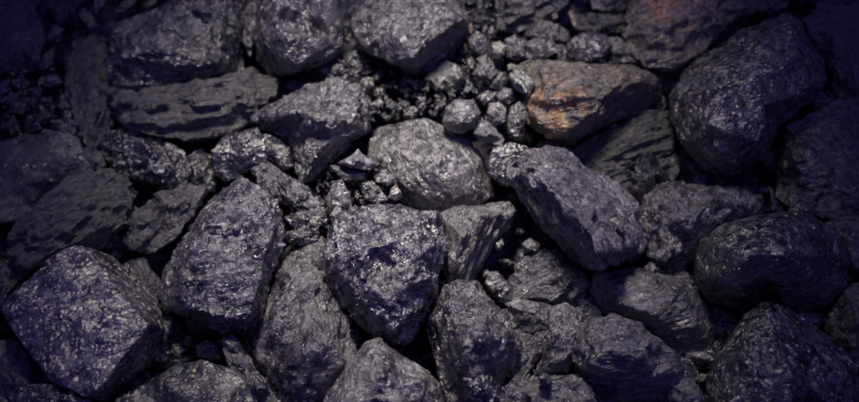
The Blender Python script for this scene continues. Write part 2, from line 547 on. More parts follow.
# ---- top row
lump('big dark rounded lump with yellowish glints at top left, above the striped slab', 12, 80,
     [(107,48,0),(108,26,8),(135,19,12),(160,12,14),(178,-6,18),(210,-14,20),(240,-10,5),(247,20,-20),(240,50,-30),(243,72,-30),(215,86,-20),(160,96,-20),(118,97,-20),(110,72,-10)],
     [(122,34,20),(160,26,28),(190,8,30),(204,10,34),(222,14,26),(206,26,24),(222,36,28),(204,44,22),(220,56,24),(206,66,18),(185,60,20),(150,52,26),(125,60,14),(160,76,4),(190,80,0)],
     relief=1.7, mat=coal(base=0.035, rough=0.20, micro=0.9, dust_light=.4, grain=(1,-.1,0), gs=.9, spec=.8), strata=0.8, grain=(1,-.1,0))
lump('long dark striped slab lying under the big glinting lump at top left', 0, 85,
     [(113,92),(135,88),(160,90),(215,82),(248,72),(270,78),(270,95),(255,114),(225,130),(185,138),(150,134),(126,117)],
     [(150,104,20),(200,98,26),(240,92,24),(258,92,16),(230,112,18),(185,122,14),(150,118,14)],
     coal(base=.03, rough=.55, micro=0.3, grain=(1,.12,0), gs=1.6), chip=.6, strata=1.6, grain=(1,.12,0))
lump('grey angular lump with a dark slanting crack at the top, left of the centre', 22, 85,
     [(258,8,5),(268,-10,15),(335,-10,18),(343,12,10),(345,32,5),(341,50,0),(330,62,-8),(312,70,-12),(285,77,-20),(268,74,-35),(257,60,-40),(252,38,-30)],
     [(273,20,26),(290,24,14),(318,30,10),(325,20,26),(280,4,30),(318,2,30),(262,32,14),(266,42,14),(284,60,16),(300,64,14),(318,52,18),(288,36,32),(312,38,24),(332,40,16)],
     relief=1.7, mat=coal(micro=.75, **GREY), chip=.8)
lump('grey flat faced lump with a dark lower side at the top centre', 22, 85,
     [(350,22,8),(362,6,14),(375,-10,20),(420,-14,22),(460,-10,18),(468,8,12),(471,30,-25),(462,52,-40),(440,70,-45),(415,76,-35),(392,68,-10),(370,55,0),(358,42,4)],
     [(366,48,16),(392,62,18),(412,58,24),(432,40,28),(462,20,26),(440,4,34),(405,10,36),(375,15,24),(400,36,34)],
     relief=1.7, mat=coal(micro=.7, gs=.9, grain=(1,1,0), **GREY), chip=.7, grain=(1,1,0), strata=.5)
lump('dark lump with a smooth lower rim cut by the top edge, above the pale chips', -8, 70,
     [(492,-8),(525,-14),(575,-12),(565,5),(545,20),(535,28),(515,31),(496,27),(500,14)],
     [(510,4,16),(530,2,20),(550,0,16),(508,22,10),(530,16,14)],
     coal(base=0.04, rough=.38, grain=(1,.4,0), gs=1.2), strata=1.0, grain=(1,.4,0))
lump('rough lump with orange rust stains on top near the upper right corner', 10, 85,
     [(625,36),(628,15),(640,-10),(690,-14),(740,-12),(746,8),(722,32),(702,52),(672,68),(645,66),(630,52)],
     [(640,14,20),(660,0,24),(690,-2,26),(710,8,22),(700,20,24),(670,24,28),(645,32,20),(650,52,14),(680,44,16)],
     coal(base=0.045, dust_light=.7, rust=1.0, rpos=True, rustc=(.34,.11,.04), grain=(1,.25,0), gs=1.2), strata=1.0, grain=(1,.25,0), stain=(672,0,34))
lump('dark block at the top edge, left of the rust stained lump', -18, 60,
     [(586,-10),(615,-14),(642,-10),(634,8),(615,14),(592,9)], None, coal(base=0.035, rough=.5))
lump('thin dark slab with a lighter upper edge lying across behind the rough pale lump', -16, 60,
     [(572,18),(590,15),(624,17),(626,28),(636,36),(600,34),(576,30)], None, coal(base=0.04, grain=(1,0,0), gs=1.4), strata=1, grain=(1,0,0))
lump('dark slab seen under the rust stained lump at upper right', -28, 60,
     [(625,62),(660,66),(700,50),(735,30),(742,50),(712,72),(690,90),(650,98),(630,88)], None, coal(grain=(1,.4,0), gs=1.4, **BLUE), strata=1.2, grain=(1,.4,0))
lump('small dark lump at the top edge, right of the rust stained lump', -20, 60,
     [(738,4),(750,-12),(792,-12),(788,6),(764,18),(744,15)], None, coal(base=.028, rough=.6))
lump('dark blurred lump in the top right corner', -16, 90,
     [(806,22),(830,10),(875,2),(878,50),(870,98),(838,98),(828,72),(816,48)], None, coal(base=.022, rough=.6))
lump('large bluish black lump with pale yellow scratches at upper right', 30, 110,
     [(669,98,-20),(680,76,-25),(702,54,-25),(740,30,-20),(770,17,-10),(790,12,-5),(803,22,-15),(812,44,-25),(826,58,-30),(830,80,-35),(820,100,-35),(798,114,-35),(778,126,-35),(771,150,-40),(748,170,-40),(726,181,-45),(704,170,-40),(692,155,-30),(679,140,-25),(670,120,-20)],
     [(690,100,15),(720,70,20),(760,45,24),(790,28,18),(800,55,24),(812,85,12),(790,98,16),(765,105,30),(720,100,36),(750,80,38),(708,125,30),(700,145,12),(735,135,30),(760,140,18),(735,160,8),(712,158,6)],
     relief=1.7, mat=coal(base=.026, rough=.38, tint=(.9,.88,1.5), dust_light=.3, fleck=.35, micro=.7, grain=(1,.7,0), gs=.35), chip=.8, lmp=1.3, smooth=4)
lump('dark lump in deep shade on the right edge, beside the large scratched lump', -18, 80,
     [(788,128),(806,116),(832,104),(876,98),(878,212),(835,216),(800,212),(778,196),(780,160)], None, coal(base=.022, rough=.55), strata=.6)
# ---- orange rock and neighbours
lump('brown lump with an orange patch and dark right side, right of the pebbles', 20, 80,
     [(518,68,12),(530,63,14),(565,63,18),(600,66,18),(635,69,12),(656,80,-10),(661,97,-35),(640,112,-45),(602,124,-40),(585,136,-30),(568,142,-15),(550,137,-5),(530,123,0),(523,106,4),(528,94,8),(519,82,8)],
     [(545,72,22),(585,72,26),(625,76,22),(640,82,12),(615,88,24),(602,98,24),(596,112,20),(582,122,18),(566,133,16),(545,128,16),(532,110,18),(545,95,30),(575,95,32)],
     relief=1.7, mat=coal(base=.03, dust_light=.2, rust=1.5, rpos=True, rustc=(.29,.13,.03), rough=.5, grain=(1,.15,0), gs=.9), chip=.7, strata=.7, grain=(1,.15,0), stain=(556,110,46))
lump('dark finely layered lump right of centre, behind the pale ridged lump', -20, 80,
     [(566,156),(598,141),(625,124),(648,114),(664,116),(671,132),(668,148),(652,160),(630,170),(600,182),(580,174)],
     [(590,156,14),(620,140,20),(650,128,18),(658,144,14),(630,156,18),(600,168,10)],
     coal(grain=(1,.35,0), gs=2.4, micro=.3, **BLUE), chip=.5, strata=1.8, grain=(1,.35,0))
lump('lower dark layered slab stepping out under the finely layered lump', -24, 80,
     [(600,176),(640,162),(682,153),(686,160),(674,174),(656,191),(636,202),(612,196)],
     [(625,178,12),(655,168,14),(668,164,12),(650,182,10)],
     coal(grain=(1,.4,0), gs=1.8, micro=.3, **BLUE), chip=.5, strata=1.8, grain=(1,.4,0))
lump('large pale ridged lump with long slanting streaks, right of the centre', 32, 105,
     [(512,178,-5),(510,163,5),(528,154,12),(545,150,16),(562,151,14),(574,160,0),(590,172,-10),(606,176,-15),(622,190,-20),(636,208,-25),(646,232,-25),(643,252,-20),(622,260,-10),(600,270,-30),(580,264,-45),(560,244,-45),(536,218,-40),(521,197,-25)],
     [(532,168,20),(550,158,26),(568,164,26),(584,184,24),(600,200,26),(613,225,26),(620,248,22),(545,184,34),(565,205,39),(585,228,40),(600,250,35),(532,196,-4),(553,224,-6),(579,248,-8),(605,190,4),(625,215,4),(634,240,4)],
     relief=1.5, mat=coal(base=.08, dust_light=2.0, rough=.28, grain=(.55,-1,0), gs=2.2, micro=.5), facet=.4, chip=.45, lmp=.5, strata=1.9, grain=(.55,-1,0))
lump('knobbly dark lump tucked against the top end of the pale ridged lump', 20, 70,
     [(488,160),(494,149),(510,143),(530,146),(542,152),(530,158),(518,166),(516,184),(502,184),(490,174)],
     [(502,156,10),(518,151,14),(530,151,10),(504,170,10)], coal(base=.04, rough=.35))
# ---- centre back
lump('smooth grey lump facing the light in the centre, behind the biggest lump', -2, 90,
     [(373,160,10),(374,143,10),(382,130,14),(400,123,18),(425,121,20),(446,128,20),(466,140,14),(480,158,8),(487,175,2),(491,194,-10),(470,207,-15),(445,214,-20),(418,213,-30),(398,200,-35),(380,182,-20)],
     [(392,150,22),(425,138,26),(455,145,24),(474,168,18),(478,190,10),(455,198,14),(430,200,14),(405,186,14),(430,168,32)],
     relief=1.7, mat=coal(base=.12, tint=(1,.94,1.15), dust_light=1.6, rough=.42, micro=.6, gs=.7, grain=(.6,-1,0)), chip=.5, strata=.5, grain=(.6,-1,0))
lump('large shiny lump with slanting grooves, upper left of the centre', 14, 90,
     [(256,120,0),(266,108,6),(286,98,10),(310,85,14),(335,80,16),(358,86,14),(370,103,5),(367,128,-5),(350,146,-30),(332,162,-40),(319,176,-20),(300,184,-15),(293,168,-10),(290,147,-20),(274,135,-30)],
     [(272,118,18),(295,102,26),(335,90,30),(358,104,26),(354,126,24),(325,120,34),(300,112,30),(290,130,10),(306,138,16),(335,138,18),(318,150,22),(310,170,14),(280,128,2)],
     relief=1.7, mat=coal(base=.055, dust_light=.6, rough=.33, grain=(1,.8,0), gs=1.0, micro=.8), chip=1.2, strata=.7, grain=(1,.8,0))
lump('knobbly rounded lump with curved ridges beside the shiny grooved lump', 10, 80,
     [(213,152),(222,140),(240,132),(257,128),(264,140),(266,160),(252,169),(238,172),(226,181),(215,172)],
     [(228,150,16),(245,142,20),(255,152,16),(242,160,18),(226,166,10)], coal(base=.05, dust_light=.4, rough=.34), chip=1.2)
lump('narrow pointed lump slanting down right, under the knobbly rounded lump', 8, 70,
     [(255,168),(262,160),(276,165),(295,178),(312,190),(319,203),(304,209),(284,202),(266,188)],
     [(268,170,10),(285,180,16),(300,194,14),(306,200,10)], coal(base=.055, dust_light=.5, rough=.35, grain=(1,-.9,0), gs=1.4), strata=1.2, grain=(1,-.9,0))
lump('small dark knobbly lump wedged between the rounded and the grooved lump', 6, 60,
     [(258,134),(272,134),(290,148),(294,166),(284,172),(268,160)], None, coal(base=.04, rough=.35))
# ---- left
lump('broad dark lump with faint pinkish flecks at the left edge', -8, 90,
     [(-14,152),(6,146),(22,138),(58,134),(76,140),(82,158),(98,174),(70,186),(45,200),(20,218),(-14,222)],
     [(10,160,18),(50,150,26),(66,160,22),(60,176,16),(30,180,22)], coal(base=.03, rough=.7, fleck=.15, micro=.4), chip=.6)
lump('small dark cube shaped lump with a bright top edge behind the dark left lump', -10, 60,
     [(50,130),(56,120),(68,117),(76,124),(76,142),(62,146),(52,142)], None, coal(base=.04, rough=.4))
lump('dark layered lump on the left, above the speckled block', 2, 90,
     [(12,250),(16,232),(32,214),(60,191),(90,173),(108,174),(120,182),(128,197),(124,222),(104,238),(86,252),(50,264),(26,263)],
     [(34,234,18),(62,208,26),(92,186,24),(114,196,20),(104,218,18),(70,234,20),(40,252,10)],
     coal(base=.026, rough=.6, grain=(1,.55,0), gs=1.8, micro=.4), chip=.6, strata=1.8, grain=(1,.55,0))
lump('dark block with a flat face speckled pale yellow and pink at lower left', 30, 120,
     [(1,308,8),(22,284,10),(48,259,12),(72,246,12),(90,247,12),(112,256,-35),(140,282,-40),(160,304,-45),(168,330,-50),(150,364,-50),(106,402,-30),(85,397,10),(55,386,6),(18,338,6)],
     [(75,320,21),(50,267,18),(92,255,20),(112,282,21),(148,325,20),(98,390,18),(60,378,17),(12,308,15),(118,345,20),(40,300,18)],
     edges=((2,3),(3,4),(4,5)), relief=1.0, facet=.35, mat=coal(base=.075, rough=.40, fleck=2.0, fleckc=(.62,.56,.42), micro=.8, gs=.05, dust_light=.5), chip=.35, lmp=.5)
lump('narrow dark lump pointing up right, between the layered lump and the big left block', -4, 80,
     [(124,240),(134,216),(158,197),(182,186),(204,190),(192,214),(172,238),(150,253),(132,249)],
     [(142,226,16),(170,204,20),(188,196,16),(172,218,14),(150,240,8)], coal(base=.03, rough=.55, grain=(1,.7,0), gs=1.2), strata=.9, grain=(1,.7,0))
lump('craggy dark lump with shiny knobs at left, under the striped slab', -16, 80,
     [(103,152),(107,136),(128,129),(160,139),(184,152),(190,172),(184,186),(164,189),(140,181),(116,172)],
     [(116,144,14),(140,146,18),(165,156,18),(176,172,14),(150,170,16)], coal(base=.035, rough=.3, micro=1.0), chip=1.8)
lump('small dark lump next to the knobbly rounded lump, at the end of the striped slab', -18, 60,
     [(184,158),(200,148),(212,156),(218,176),(216,192),(198,194),(188,184)], None, coal(base=.035, rough=.4))
lump('tall narrow dark lump standing upright at upper left', -16, 80,
     [(67,60),(76,46),(92,40),(104,48),(108,80),(116,108),(108,134),(94,148),(80,136),(68,100)],
     [(82,66,14),(94,80,18),(98,110,18),(92,130,12),(78,90,10)], coal(base=.03, rough=.55, grain=(.1,1,0), gs=1.3), strata=1, grain=(.1,1,0))
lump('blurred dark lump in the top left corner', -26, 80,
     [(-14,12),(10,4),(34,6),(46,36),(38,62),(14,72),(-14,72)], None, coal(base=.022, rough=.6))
# ---- centre front
lump('large block with a bright craggy right face and dark left side, left of the centre', 28, 110,
     [(158,296,-40),(168,266,-40),(184,236,-40),(204,206,-35),(224,186,-20),(240,176,5),(262,188,10),(280,210,8),(284,236,0),(276,266,-10),(268,296,-15),(262,320,-20),(242,334,-25),(216,331,-20),(190,322,-15),(166,308,-20)],
     [(238,184,22),(222,205,30),(206,225,34),(192,248,32),(184,272,26),(176,292,14),(262,200,24),(272,230,20),(262,262,20),(240,225,36),(228,256,27),(210,262,34),(235,285,34),(256,296,24),(246,319,18),(218,316,24),(190,308,22),(205,288,30)],
     relief=1.35, mat=coal(base=.075, dust_light=1.1, rough=.32, grain=(1,.1,0), gs=.8, micro=1.0), chip=1.3, grain=(1,.1,0), strata=.5)
lump('large brownish upright lump in the middle, left of the biggest lump', 14, 110,
     [(322,238,-5),(302,249,2),(281,266,-5),(266,300,-15),(251,334,-20),(247,356,-25),(262,382,-25),(284,410,-25),(346,414,-20),(362,384,-30),(366,350,-35),(352,320,-20),(338,290,-10),(332,262,-5)],
     [(306,258,16),(288,275,22),(277,305,24),(272,338,22),(278,365,20),(298,388,18),(315,280,32),(318,320,36),(308,350,36),(330,345,30),(342,368,20),(335,320,24),(322,395,12)],
     relief=1.7, mat=coal(base=.062, dust_light=.7, rough=.45, grain=(.45,1,0), gs=1.2, micro=.6, tint=(1.12,.90,1.45)), chip=.8, strata=1.1, grain=(.45,1,0))
lump('biggest lump in the centre, bright and craggy with a dark hollow in its face', 40, 110,
     [(319,262,-10),(328,240,0),(340,216,10),(354,209,14),(384,206,16),(414,209,14),(438,214,8),(444,248,-5),(441,278,-15),(433,302,-25),(416,330,-30),(400,344,-35),(380,341,-35),(364,326,-35),(346,312,-35),(329,293,-30)],
     [(342,224,20),(334,255,18),(345,280,16),(362,218,28),(365,250,34),(366,282,26),(390,220,30),(418,222,28),(400,240,38),(428,244,28),(386,262,24),(378,274,22),(398,268,26),(420,262,34),(430,280,22),(404,288,30),(388,300,28),(366,304,20),(412,312,22),(395,330,16)],
     relief=1.5, mat=coal(base=.085, dust_light=1.3, rough=.32, micro=1.2, gs=.7, grain=(.2,1,0)), chip=1.6, strata=.5, grain=(.2,1,0))
lump('flat grey brown wedge tucked behind the right side of the biggest lump', 12, 80,
     [(434,218,8),(456,208,12),(480,204,14),(508,204,12),(515,212,8),(509,228,-2),(495,240,-10),(482,264,-15),(470,284,-20),(448,284,-10),(440,256,0)],
     [(448,222,18),(480,214,22),(500,214,14),(486,238,8),(472,258,6),(455,262,16),(462,235,24)],
     relief=1.7, mat=coal(base=.058, dust_light=.6, rough=.5, grain=(.5,1,0), gs=1.1, micro=.4, tint=(1.1,.90,1.45)), chip=.5, strata=.8, grain=(.5,1,0))
lump('tall angular lump with a rusty brown top at the bottom, right of the centre', 36, 110,
     [(426,318,-10),(436,300,0),(446,286,6),(458,280,10),(476,283,10),(490,300,5),(508,318,-5),(521,344,-20),(514,368,-30),(500,388,-30),(494,408,-30),(452,414,-40),(440,390,-40),(432,356,-30)],
     [(450,292,20),(472,292,24),(446,306,24),(456,330,30),(466,360,30),(474,378,24),(490,310,24),(505,340,18),(496,368,14),(480,335,38),(436,325,2),(448,370,-8),(458,395,-10)],
     relief=1.7, mat=coal(base=.06, dust_light=.7, rough=.38, micro=.9, gs=.9, grain=(-.3,1,0), tint=(1.12,.90,1.4)), chip=1.2, strata=.8, grain=(-.3,1,0))
lump('pale grey pointed lump at the bottom edge, in front of the brownish lump', 38, 110,
     [(318,416,5),(326,396,-5),(338,378,-10),(352,356,-5),(366,341,2),(380,338,5),(398,347,-5),(428,370,-10),(440,384,-12),(446,416,-15)],
     [(345,382,14),(358,362,18),(372,348,20),(388,354,18),(420,380,14),(385,375,26),(350,405,26),(400,405,22)],
     relief=1.7, mat=coal(base=.17, tint=(1,.95,1.1), dust_light=2.4, rough=.42, micro=.8, gs=.6, grain=(1,-.4,0)), chip=.8, grain=(1,-.4,0))
lump('layered grey lump with slanting ribs right of the flat grey brown wedge', -20, 70,
     [(514,284),(522,266),(540,254),(556,253),(570,264),(585,284),(592,306),(570,318),(535,314),(516,302)],
     [(530,276,16),(548,264,18),(568,282,22),(572,302,16),(542,298,20)],
     coal(base=.055, dust_light=.5, rough=.4, grain=(1,.7,0), gs=1.6), chip=.9, strata=2.0, grain=(1,.7,0))
lump('dark slab standing on edge between the rusty topped lump and the curved pale piece', -2, 80,
     [(503,314),(528,306),(554,310),(550,332),(536,352),(522,378),(510,380),(518,346)],
     [(524,318,14),(540,318,12),(534,334,6),(522,356,10)], coal(base=.042, rough=.4, grain=(.6,1,0), gs=1.4), strata=1.2, grain=(.6,1,0))
lump('curved pale grey piece standing left of the long lump at lower right', 16, 80,
     [(550,312),(566,306),(582,314),(577,334),(578,352),(566,370),(548,376),(534,374),(540,354),(550,334)],
     [(562,318,14),(564,338,20),(564,356,18),(548,364,12)], coal(base=.06, dust_light=.6, rough=.38, grain=(.5,1,0), gs=1), strata=.8, grain=(.5,1,0))
lump('long ribbed topped lump with a dark front, right of the curved pale piece', 32, 110,
     [(570,350,-5),(574,328,5),(590,318,12),(615,315,16),(640,325,16),(662,342,12),(684,366,5),(700,392,-5),(708,418,-10),(592,418,-60),(578,390,-45)],
     [(582,344,16),(594,328,24),(620,326,30),(648,342,28),(672,366,20),(690,395,12),(610,350,32),(640,358,32),(590,364,18),(615,370,20),(650,376,16),(605,395,-25),(650,400,-20)],
     relief=1.7, mat=coal(base=.055, dust_light=.5, rough=.42, grain=(1,.1,0), gs=1.2, micro=.6), chip=.7, strata=.9, grain=(1,.1,0))
lump('flat topped dark grey lump right of the centre, behind the long ribbed lump', -4, 100,
     [(595,292,0),(599,276,8),(640,270,14),(680,281,12),(702,300,4),(713,328,-10),(706,358,-25),(692,369,-30),(668,350,-10),(640,330,-10),(608,320,-15)],
     [(612,286,18),(645,280,24),(678,294,24),(698,325,14),(688,348,-2),(655,315,26),(622,304,20)],
     relief=1.7, mat=coal(base=.045, dust_light=.4, rough=.5, micro=.5, gs=.8), chip=.5)
lump('grey lump with fine streaks right of the pale ridged lump, behind the smooth dark boulder', -2, 90,
     [(641,218,-5),(648,198,2),(666,186,8),(700,188,14),(738,189,12),(757,199,0),(757,216,-20),(728,236,-20),(706,250,-20),(694,274,-30),(672,274,-25),(650,256,-15)],
     [(656,205,18),(680,196,26),(715,198,26),(740,204,18),(715,222,16),(690,245,12),(668,252,12),(688,220,32)],
     relief=1.7, mat=coal(base=.052, dust_light=.7, rough=.42, grain=(.45,1,0), gs=1.1, micro=.7), chip=.9, strata=.8, grain=(.45,1,0))
lump('smooth rounded blue black boulder on the right, above the bottom right lump', 30, 110,
     [(694,258,-10),(700,240,-5),(718,226,0),(746,217,5),(782,212,5),(814,217,-5),(838,230,-25),(850,258,-40),(847,286,-50),(826,308,-60),(786,318,-60),(738,312,-50),(706,300,-40),(696,280,-20)],
     [(712,245,15),(742,230,20),(780,222,22),(808,232,16),(820,255,14),(812,280,4),(780,286,10),(740,290,8),(712,278,8),(750,255,34),(785,255,34),(770,303,-35)],
     facet=.4, relief=1.7, mat=coal(base=.026, rough=.42, tint=(.9,.88,1.5), fleck=.2, micro=.6), chip=.35, lmp=.8, smooth=5)
lump('large dark pointed lump with tiny bright glints in the bottom right corner', 34, 120,
     [(703,418,-15),(706,384,-15),(718,350,-15),(742,318,-8),(766,302,-2),(790,311,-8),(820,334,-15),(850,355,-20),(866,378,-25),(870,418,-25)],
     [(758,316,14),(770,312,16),(748,345,26),(775,345,32),(805,345,16),(835,370,12),(790,375,36),(745,385,24),(722,372,10),(725,405,14),(830,405,16),(785,410,26)],
     relief=1.7, mat=coal(base=.026, rough=.38, tint=(.9,.88,1.5), fleck=.3, micro=.9), chip=.8, smooth=3)  # the tiny glints are painted as pale flecks in the base colour
lump('dark lump half hidden behind the smooth boulder at the right edge', -14, 80,
     [(826,224),(842,218),(878,218),(878,266),(852,272),(840,250)], None, coal(base=.032, rough=.6))
lump('dark lump in shade at the lower right edge, under the smooth boulder', -18, 80,
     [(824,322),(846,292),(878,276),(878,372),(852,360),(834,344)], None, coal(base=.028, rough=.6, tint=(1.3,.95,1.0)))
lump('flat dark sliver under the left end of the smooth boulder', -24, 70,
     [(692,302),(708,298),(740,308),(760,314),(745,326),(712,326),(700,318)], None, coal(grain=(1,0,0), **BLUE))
# ---- bottom left
lump('dark lump in shade at the left edge, beside the speckled block', -22, 80,
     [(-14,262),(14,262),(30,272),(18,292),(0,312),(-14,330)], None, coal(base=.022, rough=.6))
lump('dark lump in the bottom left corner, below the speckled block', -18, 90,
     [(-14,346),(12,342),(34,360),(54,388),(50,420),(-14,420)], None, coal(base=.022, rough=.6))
lump('rough glinting lump at the bottom edge under the speckled block', 22, 80,
     [(8,418),(10,396),(24,386),(50,384),(72,392),(96,404),(98,418)], None, coal(base=.035, rough=.3, micro=1.0, fleck=.3), chip=1.4)
lump('low dark lump with a glinting left edge at the bottom, below the big left block', 22, 90,
     [(104,418),(116,398),(142,384),(174,366),(202,359),(232,368),(254,386),(266,418)],
     [(130,404,12),(165,384,20),(205,374,22),(236,388,18),(190,404,30)], coal(base=.034, rough=.5, fleck=.15, micro=.4), chip=.6)
lump('thin slanting strip of coal beside the foot of the brownish lump', 16, 70,
     [(224,350),(238,342),(252,362),(272,392),(284,416),(260,416),(242,388),(230,366)], None, coal(base=.042, rough=.4, grain=(.6,-1,0), gs=1.2), strata=1, grain=(.6,-1,0))
lump('dark side slab leaning on the right side of the speckled block', -22, 80,
     [(128,268),(146,262),(172,296),(182,330),(200,344),(180,356),(158,362),(150,330)], None, coal(base=.03, rough=.45, grain=(.7,-1,0), gs=1.4), strata=1, grain=(.7,-1,0))
lump('low grey lump at the bottom edge, right of the rusty topped lump', 20, 80,
     [(488,418),(498,392),(516,381),(545,378),(572,377),(592,390),(598,418)],
     [(512,392,12),(540,388,16),(570,388,14),(545,404,22)], coal(base=.05, dust_light=.5, rough=.42, grain=(1,.3,0), gs=1), strata=.8)
lump('shiny black crumbly lump at the foot of the rusty topped lump', 52, 60,
     [(464,378),(474,374),(488,378),(500,386),(498,398),(484,408),(468,400)], None, coal(base=.03, rough=.22, micro=1.2, spec=.9), chip=1.8)
# ------------------------------------------------------------------ pebbles and chips, each traced
PALE = coal(base=.16, dust_light=1.0, rough=.45, tint=(1.0,.98,.95), micro=.6)
PEB = coal(base=.06, dust_light=.9, rough=.58, micro=.35)
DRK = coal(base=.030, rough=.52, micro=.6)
MID = coal(base=.05, dust_light=.5, rough=.48, micro=.7)
def chipt(label, z, outline, mat, group='small coal pieces among the lumps', name='coal_pebble', cat='coal piece', chip=.8, **kw):
    xs = [p[0] for p in outline]; ys = [p[1] for p in outline]
    s = math.sqrt((max(xs) - min(xs)) * (max(ys) - min(ys)))
    return lump(label, z, s * 0.7 + 14, outline, None, mat, name=name, cat=cat, group=group, chip=chip, **kw)

lump('rounded grey pebble with a flat lit top beside the smooth grey lump', 30, 40,
     [(442,122,-6),(446,108,3),(455,100,6),(474,99,6),(481,113,2),(476,128,-8),(462,134,-10),(448,131,-10)],
     [(447,121,6),(456,104,8),(472,104,8),(475,117,6),(462,122,9)], PEB, relief=1.0, facet=0.01, lmp=1.5, name='coal_pebble', cat='coal piece', chip=.4, group='small coal pieces among the lumps')
chipt('small grey wedge just right of and below the rounded grey pebble', 22, [(473,134),(478,124),(486,120),(496,128),(505,140),(499,146),(482,142)], PEB)
chipt('dark faceted pebble with a lit top between the rounded pebble and the brown lump', 22, [(487,112),(490,104),(498,101),(506,108),(505,122),(494,127),(487,120)], MID)
chipt('thin upright dark chip leaning against the left side of the brown lump', 22, [(507,122),(511,106),(519,102),(527,108),(526,122),(516,138),(509,134)], MID)
chipt('small grey pebble above the dark faceted pebble', 18, [(496,96),(504,88),(514,90),(518,98),(510,104),(500,103)], PEB)
chipt('small flat grey chip between the rounded pebble and its upper right neighbour', 16, [(478,96),(488,90),(496,94),(494,102),(484,106)], MID)
chipt('whitish blue crumbly piece on the left tip of the brown lump', 34, [(510,74),(516,68),(526,74),(534,84),(530,98),(520,92),(512,84)],
      coal(base=.20, dust_light=.8, tint=(.82,1.0,1.12), micro=1.2, rough=.35), chip=1.6)
chipt('tiny bright chip just above the whitish blue crumbly piece', 34, [(507,66),(511,63),(516,66),(514,71),(508,71)], PALE)
chipt('pale cream chip standing out among dark chips near the top', 28, [(492,44),(500,41),(506,46),(504,55),(498,59),(493,53)], coal(base=.30, dust_light=.5, tint=(1,.97,.85), micro=.5, rough=.5))
chipt('dark craggy piece just right of the pale cream chip', 14, [(505,40),(515,34),(524,42),(526,56),(516,62),(506,58)], MID)
chipt('grey knobbly piece left of the pale cream chip', 16, [(468,40),(476,31),(486,38),(488,50),(480,56),(470,48)], MID)
chipt('small grey lump touching the lower side of the knobbly piece', 12, [(476,58),(486,54),(493,62),(490,70),(480,70)], DRK)
chipt('tiny pale chip left of centre in the rubble under the knobbly piece', 20, [(467,60),(471,57),(475,62),(473,69),(468,68)], PALE)
chipt('grey rock piece with two lit faces above the small grey pebbles', 16, [(472,74),(480,64),(492,62),(498,72),(492,80),(480,80)], MID)
chipt('dark angular piece behind the row of small pebbles', 10, [(490,76),(500,70),(508,80),(502,90),(490,88)], DRK)
chipt('flat dark smooth piece under the flat faced top lump', 6, [(424,80),(430,70),(446,60),(460,66),(467,80),(458,90),(436,92)], coal(base=.034, rough=.6, micro=.3), chip=.4)
chipt('boxy dark piece with a flat front above the brown lump', 10, [(522,44),(534,38),(554,40),(558,52),(544,61),(524,59)], coal(base=.045, rough=.5, micro=.4), chip=.5)
chipt('ribbed grey piece leaning behind the boxy dark piece', 2, [(524,36),(536,22),(552,24),(566,32),(568,42),(548,42)], MID, strata=1.2, grain=(1,1,0))
chipt('rough pale grey lump right of the boxy piece', 14, [(566,48),(574,38),(588,33),(602,36),(612,46),(604,56),(586,63),(570,58)], coal(base=.065, dust_light=.7, rough=.38, micro=.9), chip=1.4)
chipt('shaded block right of the rough pale grey lump', 4, [(606,38),(622,38),(640,48),(640,64),(616,64),(610,54)], DRK)
chipt('small dark piece squeezed between the boxy piece and the rough pale grey lump', 6, [(556,46),(562,44),(568,50),(566,62),(558,62)], DRK)
chipt('pale triangular chip with a sharp edge left of the smooth grey lump', 28, [(338,163),(350,156),(358,149),(366,157),(381,164),(370,171),(350,168)], coal(base=.12, dust_light=1, rough=.45, micro=.3), chip=.4)
chipt('dark ledge piece right under the pale triangular chip', 18, [(330,166),(348,168),(366,173),(362,180),(344,181)], MID)
chipt('bright teardrop shaped chip above the biggest lump', 34, [(388,198),(391,189),(396,185),(401,191),(402,198),(395,201)], PALE, chip=.3)
chipt('craggy glossy piece just left of the bright teardrop chip', 26, [(362,184),(372,182),(380,190),(388,199),(376,203),(364,198)], MID, chip=1.5)
chipt('upright grey piece between the pointed lump and the glossy piece', 26, [(325,200),(332,184),(341,180),(350,192),(352,206),(342,212),(330,212)], MID)
chipt('small upright bright sliver at the top left corner of the biggest lump', 40, [(331,214),(336,206),(342,208),(341,218),(335,224),(331,222)], PEB)
chipt('glossy dark piece in the gap right of the big left block', 16, [(284,218),(298,211),(322,212),(330,220),(316,230),(296,232)], coal(base=.035, rough=.25, micro=1.0, spec=.8), chip=1.5)
chipt('lower glossy piece in the same gap, above the brownish lump', 14, [(286,232),(302,228),(320,228),(318,240),(300,246),(288,242)], coal(base=.045, rough=.25, micro=1.0, spec=.8), chip=1.5)
chipt('small grey piece under the left corner of the smooth grey lump', 18, [(372,172),(386,170),(396,178),(390,186),(376,182)], MID)
chipt('small slab in shade above the glossy piece in the gap', 8, [(296,205),(312,204),(326,208),(322,214),(302,213)], MID)
chipt('pale chip in the rubble between the two grey lumps at the top', 14, [(360,82),(366,77),(374,78),(374,86),(366,91)], PALE)
chipt('small dark bright edged piece under the cracked grey lump', 4, [(318,68),(330,62),(342,64),(346,74),(330,80)], MID)
chipt('dark pointed piece in the gap between the two grey lumps at the top', 0, [(338,62),(346,54),(358,56),(366,68),(354,78),(344,76)], MID)
chipt('dark piece between the glinting lump and the cracked grey lump', 0, [(244,10),(250,2),(257,4),(256,40),(250,58),(242,40)], DRK)
chipt('small lit chip on the right flank of the pale ridged lump', 52, [(609,220),(616,217),(624,226),(623,233),(614,231)], PALE, chip=.3)
chipt('little knob of coal sitting on the low grey lump at the bottom edge', 46, [(538,378),(544,373),(551,376),(551,384),(542,386)], MID)
chipt('small sharp piece in the dark gap left of the ribbed lump', -6, [(522,244),(530,238),(540,244),(538,252),(526,252)], MID)
